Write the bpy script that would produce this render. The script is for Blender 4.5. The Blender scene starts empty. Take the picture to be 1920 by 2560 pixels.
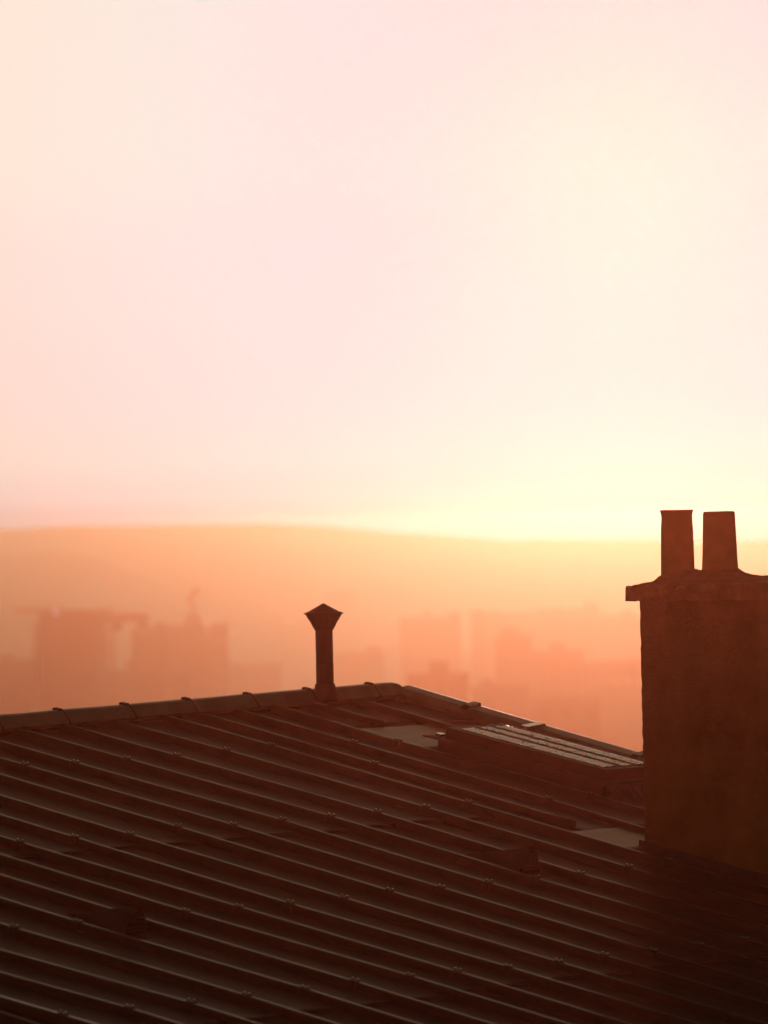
import bpy, bmesh, math, random
from mathutils import Vector, Matrix, noise

random.seed(7)
rnd = random.Random(11)
scene = bpy.context.scene
COL = scene.collection

# ------------------------------------------------------------------ camera
CAM = Vector((0.0, 0.0, 80.0))
F = 14000.0                      # focal length in pixels of the 1920 x 2560 photograph
PITCH, ROLL = 50.0 / 14000.0, -0.021
cp, sp, cr, sr = math.cos(PITCH), math.sin(PITCH), math.cos(ROLL), math.sin(ROLL)
_f = Vector((0, cp, sp)); _u = Vector((0, -sp, cp)); _r = Vector((1, 0, 0))
RIGHT = cr * _r + sr * _u
UP = -sr * _r + cr * _u
FWD = _f


def at(x, y, dist):
    """point seen at photo pixel (x, y), dist metres ahead"""
    return CAM + (RIGHT * ((x - 960) / F) - UP * ((y - 1280) / F) + FWD) * dist


cam_data = bpy.data.cameras.new("camera")
cam_data.sensor_fit = 'VERTICAL'
cam_data.sensor_height = 36.0
cam_data.sensor_width = 27.0
cam_data.lens = 36.0 * F / 2560.0
cam_data.clip_start = 1.0
cam_data.clip_end = 20000.0
cam_data.dof.use_dof = True
cam_data.dof.focus_distance = 44.5
cam_data.dof.aperture_fstop = 2.6
cam = bpy.data.objects.new("camera", cam_data)
COL.objects.link(cam)
M = Matrix.Identity(4)
for i in range(3):
    M[i][0], M[i][1], M[i][2], M[i][3] = RIGHT[i], UP[i], -FWD[i], CAM[i]
cam.matrix_world = M
scene.camera = cam

# ------------------------------------------------------------------ light
SUN_EL, SUN_AZ = math.radians(4.2), math.radians(2.5)
sun_dir = Vector((math.sin(SUN_AZ) * math.cos(SUN_EL), math.cos(SUN_AZ) * math.cos(SUN_EL), math.sin(SUN_EL)))
sd = bpy.data.lights.new("sun", 'SUN')
sd.energy = 3.0
sd.angle = math.radians(0.5)
sd.color = (1.0, 0.48, 0.37)
sun = bpy.data.objects.new("sun", sd)
COL.objects.link(sun)
sun.location = (0, 0, 200)
sun.rotation_euler = sun_dir.to_track_quat('Z', 'Y').to_euler()

world = bpy.data.worlds.new("World")
scene.world = world
world.use_nodes = True
nt = world.node_tree
nt.nodes.clear()
out = nt.nodes.new('ShaderNodeOutputWorld')
bg = nt.nodes.new('ShaderNodeBackground')
sky = nt.nodes.new('ShaderNodeTexSky')
sky.sky_type = 'NISHITA'
sky.sun_disc = False
sky.sun_elevation = SUN_EL
sky.sun_rotation = SUN_AZ
sky.altitude = 100
sky.air_density = 1.0
sky.dust_density = 3.0
sky.ozone_density = 1.0
# the warm, glaring sky round the low sun: colour by angle from the sun, over the physical sky
EXPOSURE = -3.75
geo = nt.nodes.new('ShaderNodeTexCoord')
dot = nt.nodes.new('ShaderNodeVectorMath'); dot.operation = 'DOT_PRODUCT'
nrm = nt.nodes.new('ShaderNodeVectorMath'); nrm.operation = 'NORMALIZE'
nt.links.new(geo.outputs['Generated'], nrm.inputs[0])
nt.links.new(nrm.outputs[0], dot.inputs[0])
dot.inputs[1].default_value = sun_dir
ac = nt.nodes.new('ShaderNodeMath'); ac.operation = 'ARCCOSINE'
nt.links.new(dot.outputs['Value'], ac.inputs[0])
mr_ = nt.nodes.new('ShaderNodeMath'); mr_.operation = 'DIVIDE'; mr_.inputs[1].default_value = math.radians(60)
nt.links.new(ac.outputs[0], mr_.inputs[0])
ramp = nt.nodes.new('ShaderNodeValToRGB')
ramp.color_ramp.interpolation = 'B_SPLINE'
SKY_RAMP = [(0.0, (.25, .58, .70)), (2.0, (.40, .74, .84)), (4.5, (.72, .98, .92)), (7.5, (1.06, .93, .74)), (11.0, (1.0, .78, .50)), (20.0, (.08, .095, .05)), (35.0, (.022, .032, .018)), (60.0, (.008, .013, .008))]
els = ramp.color_ramp.elements
while len(els) < len(SKY_RAMP):
    els.new(0.5)
for e_, (d_, c_) in zip(els, SKY_RAMP):
    e_.position = d_ / 60.0
for e_, (d_, c_) in zip(els, SKY_RAMP):
    e_.position = d_ / 60.0; e_.color = (*c_, 1)
nt.links.new(mr_.outputs[0], ramp.inputs[0])
# the sky dims and reddens in the thick air right over the horizon
sep = nt.nodes.new('ShaderNodeSeparateXYZ'); nt.links.new(nrm.outputs[0], sep.inputs[0])
el = nt.nodes.new('ShaderNodeMapRange'); el.inputs['From Min'].default_value = -0.01; el.inputs['From Max'].default_value = 0.07
nt.links.new(sep.outputs['Z'], el.inputs[0])
ramp2 = nt.nodes.new('ShaderNodeValToRGB'); ramp2.color_ramp.interpolation = 'EASE'
e2 = ramp2.color_ramp.elements
HOR = [(0.0, (.12, .08, .12)), (.15, (.45, .36, .42)), (.22, (.75, .64, .66)), (.30, (.90, .73, .74)), (.42, (.92, .73, .78)), (.7, (.95, .76, .80)), (1.0, (1, .82, .82))]
while len(e2) < len(HOR):
    e2.new(0.5)
for e_, (d_, c_) in zip(e2, HOR):
    e_.position = d_
for e_, (d_, c_) in zip(e2, HOR):
    e_.position = d_; e_.color = (*c_, 1)
nt.links.new(el.outputs[0], ramp2.inputs[0])
mm = nt.nodes.new('ShaderNodeMix'); mm.data_type = 'RGBA'; mm.blend_type = 'MULTIPLY'; mm.inputs[0].default_value = 1.0
nt.links.new(ramp.outputs[0], mm.inputs[6]); nt.links.new(ramp2.outputs[0], mm.inputs[7])
# warm belt added low in the sky opposite the sun to light the chimney
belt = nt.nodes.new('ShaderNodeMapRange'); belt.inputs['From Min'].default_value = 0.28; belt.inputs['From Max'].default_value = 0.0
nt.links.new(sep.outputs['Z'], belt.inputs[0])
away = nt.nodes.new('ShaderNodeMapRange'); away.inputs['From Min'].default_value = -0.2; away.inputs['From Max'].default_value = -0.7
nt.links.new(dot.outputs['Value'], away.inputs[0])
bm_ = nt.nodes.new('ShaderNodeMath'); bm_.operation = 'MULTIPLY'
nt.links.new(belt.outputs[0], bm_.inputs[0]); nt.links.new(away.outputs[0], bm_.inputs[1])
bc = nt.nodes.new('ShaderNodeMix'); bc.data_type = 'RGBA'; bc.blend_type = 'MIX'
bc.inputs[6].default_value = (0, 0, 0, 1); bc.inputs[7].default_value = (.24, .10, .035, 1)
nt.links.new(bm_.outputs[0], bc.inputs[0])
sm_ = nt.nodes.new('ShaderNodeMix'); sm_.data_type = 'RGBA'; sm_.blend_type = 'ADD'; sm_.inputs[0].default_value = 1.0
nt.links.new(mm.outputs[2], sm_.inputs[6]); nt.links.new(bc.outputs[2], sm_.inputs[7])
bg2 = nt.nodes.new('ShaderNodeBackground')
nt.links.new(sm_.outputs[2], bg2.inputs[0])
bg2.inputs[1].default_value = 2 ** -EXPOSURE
clampn = nt.nodes.new('ShaderNodeVectorMath'); clampn.operation = 'MINIMUM'
clampn.inputs[1].default_value = (4.0, 3.0, 2.0)
nt.links.new(sky.outputs[0], clampn.inputs[0])
nt.links.new(clampn.outputs[0], bg.inputs[0])
bg.inputs[1].default_value = 0.10
adds = nt.nodes.new('ShaderNodeAddShader')
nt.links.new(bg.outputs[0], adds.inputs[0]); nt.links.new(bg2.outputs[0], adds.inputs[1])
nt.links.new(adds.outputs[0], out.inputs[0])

# ------------------------------------------------------------------ materials
MATS = {}


def mat(name, base, rough=0.7, metal=0.0, spec=0.3, scale=4.0, var=0.25, bump=0.2, bscale=40.0,
        stretch=(1, 1, 1), tint=None):
    if name in MATS:
        return MATS[name]
    m = bpy.data.materials.new(name); m.use_nodes = True
    t = m.node_tree; b = t.nodes['Principled BSDF']
    tc = t.nodes.new('ShaderNodeTexCoord'); mp = t.nodes.new('ShaderNodeMapping')
    mp.inputs['Scale'].default_value = stretch
    t.links.new(tc.outputs['Object'], mp.inputs[0])
    n1 = t.nodes.new('ShaderNodeTexNoise'); n1.inputs['Scale'].default_value = scale
    n1.inputs['Detail'].default_value = 6; n1.inputs['Roughness'].default_value = 0.65
    t.links.new(mp.outputs[0], n1.inputs['Vector'])
    rp = t.nodes.new('ShaderNodeValToRGB')
    lo = [max(0, c * (1 - var)) for c in base]
    hi = [min(1, c * (1 + var)) for c in (tint or base)]
    rp.color_ramp.elements[0].position = 0.3; rp.color_ramp.elements[0].color = (*lo, 1)
    rp.color_ramp.elements[1].position = 0.7; rp.color_ramp.elements[1].color = (*hi, 1)
    t.links.new(n1.outputs['Fac'], rp.inputs[0])
    t.links.new(rp.outputs[0], b.inputs['Base Color'])
    b.inputs['Roughness'].default_value = rough
    b.inputs['Metallic'].default_value = metal
    b.inputs['Specular IOR Level'].default_value = spec
    rr = t.nodes.new('ShaderNodeMapRange')
    rr.inputs['To Min'].default_value = rough * 0.85; rr.inputs['To Max'].default_value = min(1, rough * 1.15)
    t.links.new(n1.outputs['Fac'], rr.inputs[0]); t.links.new(rr.outputs[0], b.inputs['Roughness'])
    if bump:
        n2 = t.nodes.new('ShaderNodeTexNoise'); n2.inputs['Scale'].default_value = bscale
        n2.inputs['Detail'].default_value = 5
        t.links.new(mp.outputs[0], n2.inputs['Vector'])
        bp = t.nodes.new('ShaderNodeBump'); bp.inputs['Strength'].default_value = bump
        bp.inputs['Distance'].default_value = 0.01
        t.links.new(n2.outputs['Fac'], bp.inputs['Height'])
        t.links.new(bp.outputs[0], b.inputs['Normal'])
    MATS[name] = m
    return m


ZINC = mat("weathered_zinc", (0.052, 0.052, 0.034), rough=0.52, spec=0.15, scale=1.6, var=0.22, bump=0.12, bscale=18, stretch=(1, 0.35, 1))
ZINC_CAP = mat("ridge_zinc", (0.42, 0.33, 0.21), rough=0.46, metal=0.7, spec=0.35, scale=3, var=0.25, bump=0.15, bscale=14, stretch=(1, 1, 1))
BATTEN = mat("batten_zinc", (0.062, 0.060, 0.038), rough=0.32, metal=0.85, spec=0.4, scale=5, var=0.25, bump=0.1, bscale=25)
CLIPM = mat("bright_clip_metal", (0.75, 0.66, 0.52), rough=0.22, metal=1.0, spec=0.5, scale=12, var=0.2, bump=0.1)
PIPE = mat("dark_flue_steel", (0.022, 0.018, 0.014), rough=0.5, metal=0.4, spec=0.4, scale=8, var=0.35, bump=0.15, bscale=30)
RENDERM = mat("chimney_render", (0.42, 0.18, 0.055), rough=0.95, spec=0.1, scale=1.8, var=0.38, bump=0.9, bscale=60)
MORTAR = mat("mortar", (0.52, 0.24, 0.09), rough=0.95, spec=0.1, scale=9, var=0.25, bump=1.0, bscale=70)
TERRA = mat("terracotta", (0.72, 0.29, 0.09), rough=0.8, spec=0.25, scale=5, var=0.15, bump=0.25, bscale=50)
DARK = mat("dark_metal", (0.045, 0.04, 0.035), rough=0.55, metal=0.3, spec=0.35, scale=10, var=0.3, bump=0.1)
LEAD = mat("lead_flashing", (0.08, 0.065, 0.05), rough=0.6, metal=0.3, spec=0.3, scale=6, var=0.3, bump=0.3, bscale=30)
WALLM = mat("house_render", (0.38, 0.32, 0.25), rough=0.95, spec=0.1, scale=1.5, var=0.15, bump=0.4)
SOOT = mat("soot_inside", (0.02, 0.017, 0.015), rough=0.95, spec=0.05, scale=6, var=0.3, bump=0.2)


def glass_mat():
    m = bpy.data.materials.new("ribbed_wired_glass"); m.use_nodes = True
    t = m.node_tree; b = t.nodes['Principled BSDF']
    tc = t.nodes.new('ShaderNodeTexCoord')
    v = t.nodes.new('ShaderNodeTexVoronoi'); v.inputs['Scale'].default_value = 55
    t.links.new(tc.outputs['Object'], v.inputs['Vector'])
    bp = t.nodes.new('ShaderNodeBump'); bp.inputs['Strength'].default_value = 0.9; bp.inputs['Distance'].default_value = 0.006
    t.links.new(v.outputs['Distance'], bp.inputs['Height'])
    t.links.new(bp.outputs[0], b.inputs['Normal'])
    b.inputs['Base Color'].default_value = (0.80, 0.70, 0.60, 1)
    b.inputs['Roughness'].default_value = 0.27
    b.inputs['Metallic'].default_value = 0.7
    b.inputs['Specular IOR Level'].default_value = 0.8
    return m


GLASS = glass_mat()


# ------------------------------------------------------------------ mesh helpers
class MB:
    def __init__(s):
        s.v = []; s.f = []

    def add(s, vs, fs):
        o = len(s.v)
        s.v += [tuple(v) for v in vs]
        s.f += [tuple(o + i for i in f) for f in fs]

    def box(s, x0, x1, y0, y1, z0, z1):
        vs = [(x0, y0, z0), (x1, y0, z0), (x1, y1, z0), (x0, y1, z0), (x0, y0, z1), (x1, y0, z1), (x1, y1, z1), (x0, y1, z1)]
        s.add(vs, [(0, 3, 2, 1), (4, 5, 6, 7), (0, 1, 5, 4), (1, 2, 6, 5), (2, 3, 7, 6), (3, 0, 4, 7)])

    def sweep(s, rings, closed=True, caps=True):
        """rings: list of lists of points, all the same length"""
        n = len(rings[0]); vs = [p for r in rings for p in r]; fs = []
        for k in range(len(rings) - 1):
            for i in range(n if closed else n - 1):
                j = (i + 1) % n
                fs.append((k * n + i, k * n + j, (k + 1) * n + j, (k + 1) * n + i))
        if caps and closed:
            fs.append(tuple(range(n - 1, -1, -1)))
            fs.append(tuple((len(rings) - 1) * n + i for i in range(n)))
        s.add(vs, fs)

    def lathe(s, prof, seg=32, c=(0, 0), caps=True):
        rings = []
        for r, z in prof:
            rings.append([(c[0] + r * math.cos(2 * math.pi * i / seg), c[1] + r * math.sin(2 * math.pi * i / seg), z) for i in range(seg)])
        s.sweep(rings, True, caps)

    def bar(s, a, b, w, up=(0, 0, 1)):
        a = Vector(a); b = Vector(b); d = (b - a).normalized()
        u = Vector(up)
        if abs(d.dot(u)) > 0.95:
            u = Vector((1, 0, 0))
        x = d.cross(u).normalized() * (w / 2); y = d.cross(x).normalized() * (w / 2)
        s.sweep([[a - x - y, a + x - y, a + x + y, a - x + y], [b - x - y, b + x - y, b + x + y, b - x + y]])

    def build(s, name, m, parent=None, smooth=False, mw=None):
        me = bpy.data.meshes.new(name)
        me.from_pydata(s.v, [], s.f)
        bm = bmesh.new(); bm.from_mesh(me)
        bmesh.ops.recalc_face_normals(bm, faces=bm.faces[:])
        bm.to_mesh(me); bm.free()
        me.update()
        me.materials.append(m)
        if getattr(s, 'mark', None) and len(me.polygons) == len(s.f):
            me.materials.append(CLIPM)
            for i_, p in enumerate(me.polygons):
                p.material_index = 1 if i_ >= s.mark else 0
        if smooth:
            for p in me.polygons:
                p.use_smooth = True
        o = bpy.data.objects.new(name, me)
        COL.objects.link(o)
        if parent is not None:
            o.parent = parent
        if mw is not None:
            o.matrix_local = mw
        return o


def tag(o, label=None, cat=None, group=None, kind=None):
    if label: o['label'] = label
    if cat: o['category'] = cat
    if group: o['group'] = group
    if kind: o['kind'] = kind
    return o


def empty(name, mw=None):
    o = bpy.data.objects.new(name, None)
    o.empty_display_size = 0.3
    COL.objects.link(o)
    if mw is not None:
        o.matrix_world = mw
    return o


# ------------------------------------------------------------------ roof frame
YAW, SL = 0.8915881373796002, 0.20408326315351824
O = Vector((-3.524199857432863, 44.72079255400618, -1.316989463337487)) + CAM
E1 = Vector((math.cos(YAW), math.sin(YAW), 0))
HD = Vector((math.sin(YAW), -math.cos(YAW), 0))
E2 = HD * math.cos(SL) - Vector((0, 0, 1)) * math.sin(SL)
N = E1.cross(-E2)
RM = Matrix.Identity(4)
for i in range(3):
    RM[i][0], RM[i][1], RM[i][2], RM[i][3] = E1[i], -E2[i], N[i], O[i]


def L(u, v, w=0.0):
    """roof coordinates: metres along the ridge, metres down the slope, height over the batten tops"""
    return Vector((u, -v, w))


def W(u, v, w=0.0):
    return O + E1 * u + E2 * v + N * w


PAN = -0.066
V_EAVE = 12.4


def vr(u):
    return 0.795 - 0.067 * u


def verge_u(v):
    return 5.345 - 0.05 * v


roof = empty("zinc_roof", RM)
tag(roof, "long low pitched standing batten zinc roof filling the foreground below the haze", "roof")

# ---- battens: k -> measured (u, v) points, list of clip positions, optional end
BT = {
    8: ([(4.60, .48), (4.54, 1.62)], [], 1.85),
    7: ([(3.98, .55), (3.95, 1.30)], [], 1.30),
    6: ([(3.44, .54), (3.35, 1.98), (3.32, 4.02), (3.27, 6.0)], [1.98, 4.02, 6.0, 7.98], None),
    5: ([(2.88, .55), (2.83, 1.94), (2.71, 4.06), (2.62, 5.05)], [1.94, 4.06, 6.0, 8.0], None),
    4: ([(2.36, .54), (2.26, 2.63), (2.16, 4.72)], [2.63], 4.72),
    3: ([(1.90, .53), (1.88, 1.85), (1.79, 3.97), (1.72, 5.72)], [1.85, 3.97, 5.98, 8.0], None),
    2: ([(1.20, .65), (1.25, 1.92), (1.21, 4.01), (1.12, 6.05)], [1.92, 4.01, 6.05, 8.02], None),
    1: ([(.57, .72), (.58, 1.98), (.59, 4.03), (.47, 6.09)], [1.98, 4.03, 6.09, 8.04], None),
    0: ([(-.03, .76), (-.01, 1.98), (.03, 4.03), (-.07, 6.08), (-.11, 8.01)], [1.98, 4.03, 6.08, 8.01], None),
    -1: ([(-.62, 1.99), (-.54, 4.03), (-.63, 6.08), (-.65, 8.0)], [1.99, 4.03, 6.08, 8.0], None),
    -2: ([(-1.16, 1.96), (-1.13, 4.05), (-1.18, 6.08), (-1.23, 8.02)], [1.96, 4.05, 6.08, 8.02], None),
    -3: ([(-1.67, 3.98), (-1.72, 6.04), (-1.75, 7.99)], [1.95, 3.98, 6.04, 7.99], None),
    -4: ([(-2.30, 4.07), (-2.30, 6.10), (-2.30, 8.01)], [2.0, 4.07, 6.10, 8.01], None),
    -5: ([(-2.85, 4.03), (-2.89, 6.10), (-2.83, 7.99)], [2.0, 4.03, 6.10, 7.99], None),
    -6: ([(-3.44, 4.04), (-3.39, 6.06), (-3.35, 7.96)], [2.0, 4.04, 6.06, 7.96], None),
    -7: ([(-3.92, 6.04), (-3.81, 7.93)], [2.0, 4.0, 6.04, 7.93], None),
    -8: ([(-4.44, 6.04), (-4.37, 7.91)], [2.0, 4.0, 6.04, 7.91], None),
    -9: ([(-5.01, 6.04), (-4.90, 7.93)], [2.0, 4.0, 6.04, 7.93], None),
    -10: ([(-5.61, 6.02), (-5.48, 7.93)], [2.0, 4.0, 6.02, 7.93], None),
    -11: ([(-6.22, 6.44), (-6.03, 7.94)], [2.0, 4.0, 6.0, 7.94], None),
    -12: ([(-6.71, 6.91), (-6.57, 7.90)], [2.0, 4.0, 6.0, 7.90], None),
}


def batten_u(k, v):
    pts = BT[k][0]
    if v <= pts[0][1]:
        (u0, v0) = pts[0]
        sl = 0.02 if k < 0 else 0
        return u0 + max(-0.03, min(0.03, 0.0)) + 0 * sl
    for (u0, v0), (u1, v1) in zip(pts, pts[1:]):
        if v <= v1:
            t = (v - v0) / (v1 - v0)
            return u0 + (u1 - u0) * t
    return pts[-1][0]


U_NEAR, U_FAR = -7.21, 5.45

# roof deck: the pans between the battens, in lapped sheets
deck = MB()
edges_k = sorted(BT)
rows_far = [1.2, 5.0, 9.0]
rows_near = [4.28, 8.2]


def rowset(u):
    return [1.22, 4.85, 8.9] if u > 3.3 else ([0.3, 4.81, 8.9] if u > 2.0 else [0.25, 4.2, 8.2])


bays = []
us = [U_NEAR] + [None] * len(edges_k) + [U_FAR]
for i in range(len(edges_k) + 1):
    bays.append((edges_k[i - 1] if i > 0 else None, edges_k[i] if i < len(edges_k) else None))


def edge_u(k, v, default):
    if k is None:
        return default
    return batten_u(k, v)


for bi, (ka, kb) in enumerate(bays):
    um = 0.5 * (edge_u(ka, 4, U_NEAR) + edge_u(kb, 4, U_FAR))
    rows = [vr(um) - 0.12] + [r + rnd.uniform(-.03, .03) for r in rowset(um)[0:]] + [V_EAVE]
    rows = sorted(set(rows))
    if rows[1] - rows[0] < 0.15 or rows[0] > rowset(um)[0]:
        rows = [vr(um) - 0.12] + [r for r in rows if r > vr(um) + 0.3]
    for si in range(len(rows) - 1):
        va, vb = rows[si], rows[si + 1]
        lift = 0.0
        nseg = 24
        grid = []
        for j in range(nseg + 1):
            v = va + (vb - va) * j / nseg
            # each sheet laps over the next one down: its lower end rides up
            tt = (v - va) / (vb - va)
            lw = 0.016 * max(0, (tt - 0.0)) ** 1.0
            ua, ub = edge_u(ka, v, U_NEAR), edge_u(kb, v, U_FAR)
            row = []
            nc = 8
            for c in range(nc + 1):
                s = c / nc
                u = ua + (ub - ua) * s
                oil = 0.003 * noise.noise(Vector((u * 2.1, v * 0.9, bi * 3.3 + si)))
                row.append(L(u, v, PAN + lw + oil - 0.004 * math.sin(math.pi * s)))
            grid.append(row)
        # rolled lower lip
        ua, ub = edge_u(ka, vb, U_NEAR), edge_u(kb, vb, U_FAR)
        for dv, dw in ((0.012, 0.010), (0.028, 0.006), (0.034, -0.008)):
            nc = 8
            grid.append([L(ua + (ub - ua) * c / nc, vb + dv + 0.012 * math.sin(c / nc * 2.2), PAN + 0.016 + dw) for c in range(nc + 1)])
        deck.sweep(grid, closed=False, caps=False)
# solid body under the pans
body_top = []
bb = MB()
bb.sweep([[L(U_NEAR, vr(U_NEAR) - .1, PAN - .03), L(U_NEAR, vr(U_NEAR) - .1, PAN - .22), L(U_FAR, vr(U_FAR) - .1, PAN - .22), L(U_FAR, vr(U_FAR) - .1, PAN - .03)],
          [L(U_NEAR, V_EAVE, PAN - .03), L(U_NEAR, V_EAVE, PAN - .22), L(U_FAR - 1.0, V_EAVE, PAN - .22), L(U_FAR - 1.0, V_EAVE, PAN - .03)]])
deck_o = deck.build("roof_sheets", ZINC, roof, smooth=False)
for p in deck_o.data.polygons:
    p.use_smooth = True
bb.build("roof_boards", DARK, roof)

# far slope of the roof, beyond the ridge
fs = MB()
T2 = math.tan(2 * SL)
rows = []
for a in (0.05, 3.0, 6.0, 9.0):
    rows.append([L(u, vr(u) - a, PAN - a * T2 * 1.0 - 0.0) for u in (U_NEAR, -4, 0, 4, U_FAR)])
fs.sweep(rows, closed=False, caps=False)
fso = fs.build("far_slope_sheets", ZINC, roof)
sol = fso.modifiers.new("thick", 'SOLIDIFY'); sol.thickness = 0.05; sol.offset = -1


def batten_mesh(k, v0, v1, ufun=None, hw=0.026, hb=0.034, top=0.0, bot=PAN - .01):
    mb = MB()
    n = max(4, int((v1 - v0) / 0.25))
    rings = []
    for i in range(n + 1):
        v = v0 + (v1 - v0) * i / n
        u = (ufun or (lambda q: batten_u(k, q)))(v)
        wob = 0.0022 * noise.noise(Vector((v * 1.3, k * 7.7, 0))); wz = 0.0025 * noise.noise(Vector((v * 0.9, k * 3.1, 5)))
        u += wob
        prof = [(-hb, bot), (-hw, top - .013), (-hw + .003, top - .006), (-hw + .009, top - .0022), (-.007, top - .0004), (.007, top - .0004), (hw - .009, top - .0026), (hw - .003, top - .007), (hw, top - .014), (hb, bot)]
        rings.append([L(u + a, v, w + (wz if w > bot else 0)) for a, w in prof])
    mb.sweep(rings)
    return mb


def clip_mesh(u, v, bent=1.0):
    """dark saddle strap over a batten joint with two upturned bright tips"""
    mb = MB()
    rings = []
    for vv, g in ((v - .046, .001), (v - .040, .007), (v + .014, .008), (v + .020, .001)):
        prof = [(-.034 - g * .4, PAN + .008), (-.026 - g * .5, -.010 + g), (-.012, .000 + g), (.012, .000 + g), (.026 + g * .5, -.010 + g), (.034 + g * .4, PAN + .008)]
        rings.append([L(u + a, vv, w) for a, w in prof])
    mb.sweep(rings)
    mb.mark = len(mb.f)
    for dv, hh in ((-.036, .018), (.008, .022)):
        rr = []
        for q_, k_ in ((-.013, .5), (-.008, .95), (.005, 1.0), (.010, .5)):
            rr.append([L(u + .011 * math.cos(math.pi * a / 7), v + dv + q_, .005 + (hh - .005) * bent * k_ * math.sin(math.pi * a / 7)) for a in range(8)])
        mb.sweep(rr)
    return mb


def smooth_top(o):
    for p in o.data.polygons:
        p.use_smooth = len(p.vertices) == 4 and p.normal.z > .5


for k in sorted(BT, reverse=True):
    pts, clips, end = BT[k]
    v1 = end if end else V_EAVE - .02
    v0 = vr(batten_u(k, 0.3)) - 0.03
    bo = batten_mesh(k, v0, v1).build("batten", BATTEN, roof)
    smooth_top(bo)
    for c in clips + ([9.95, 11.9] if not end else []):
        clip_mesh(batten_u(k, c), c, rnd.uniform(.6, 1.15)).build("joint_clip", BATTEN, bo)
# near verge batten: tall edge roll of the roof, and its clips
def near_u(v):
    return -7.21 + 0.1 * (v - 7.4) if v > 6 else -7.35


bo = batten_mesh(-13, vr(-7.3) - .05, V_EAVE, ufun=near_u, hw=.034, hb=.05, bot=PAN - .12).build("verge_batten", BATTEN, roof)
smooth_top(bo)
for c in (2.1, 4.1, 6.1, 7.88, 9.9):
    clip_mesh(near_u(c), c, 1).build("joint_clip", BATTEN, bo)
vb_ = MB()
vb_.box(-7.42, -7.38, -V_EAVE, -1.2, PAN - .30, PAN + .03)
vb_.build("verge_board", DARK, roof)

# far verge: stepped capping with straps
vg = MB()
rings = []
for i in range(41):
    v = vr(5.3) - .1 + (V_EAVE - vr(5.3)) * i / 40
    ui = verge_u(v); uo = 5.525 - 0.10 * v
    wz = .002 * noise.noise(Vector((v * 2, 3, 1)))
    rings.append([L(ui - .03, v, PAN - .05), L(ui - .024, v, -.008 + wz), L(ui - .012, v, 0 + wz), L(ui + .03, v, -.002 + wz), L(ui + .045, v, -.028),
                  L(uo - .17, v, -.022), L(uo - .15, v, .018 + wz), L(uo - .135, v, .034 + wz), L(uo - .02, v, .05 + wz), L(uo + .04, v, .043 + wz), L(uo + .06, v, .02), L(uo + .07, v, -.25), L(ui, v, -.28)])
vg.sweep(rings)
vgo = vg.build("verge_capping", ZINC_CAP, roof)
for c, du in ((1.14, 0), (1.96, -.15), (3.12, 0), (5.1, 0), (7.1, 0)):
    mb = MB()
    uo = 5.525 - .10 * c
    mb.sweep([[L(uo - .16 + du, c - .04, .015), L(uo - .12 + du, c - .04, .046), L(uo + .02 + du * .4, c - .04, .066), L(uo + .05 + du * .4, c - .04, .02), L(uo - .02 + du, c - .04, -.02)],
              [L(uo - .16 + du, c + .04, .015), L(uo - .12 + du, c + .04, .050), L(uo + .02 + du * .4, c + .04, .070), L(uo + .05 + du * .4, c + .04, .02), L(uo - .02 + du, c + .04, -.02)]])
    mb.build("verge_strap", CLIPM if du else BATTEN, vgo)

# newer flashing above skylight and chimney; pale colour also carries bare pans' sky sheen
NEWZ = mat("new_zinc_with_sheen", (.42, .33, .24), rough=.5, metal=.55, spec=.3, scale=3, var=.25, bump=.25, bscale=9)
for (k0, k1, va, vb) in ((6, 8, 1.36, 2.16), (3, 5, 4.86, 5.47)):
    mb = MB(); rows = []
    for j in range(9):
        v = va + (vb - va) * j / 8
        ua, ub = batten_u(k0, v) + .045, batten_u(k1, v) - .045
        rows.append([L(ua + (ub - ua) * c / 8, v, PAN + .022 + .003 * noise.noise(Vector((c * .7, j * .8, k0)))) for c in range(9)])
    mb.sweep(rows, closed=False, caps=False)
    fo_ = mb.build("flashing_sheet", NEWZ, roof, smooth=True)
    so = fo_.modifiers.new("thick", 'SOLIDIFY'); so.thickness = .003; so.offset = 1

# ridge capping in metre-long lapped pieces
joints = [-7.4, -6.25, -5.35, -4.5, -3.64, -2.8, -1.95, -1.09, -.238, .611, 1.475, 2.305, 3.15, 3.995, 4.908, 5.22]


def ridge_prof(u, g=0.0, dw=0.0):
    v = vr(u)
    return [L(u, v + .004 + g, -.012 + dw), L(u, v + .012 + g, .0 + dw), L(u, v - .052 + g, .078 + g + dw), L(u, v - .068, .0855 + g + dw), L(u, v - .085, .0875 + g + dw), L(u, v - .155, .0735 + g + dw), L(u, v - .180, .060 + g + dw),
            L(u, v - .24, -.02 + dw), L(u, v - .26, -.12 + dw), L(u, v - .1, -.10 + dw)]


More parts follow.
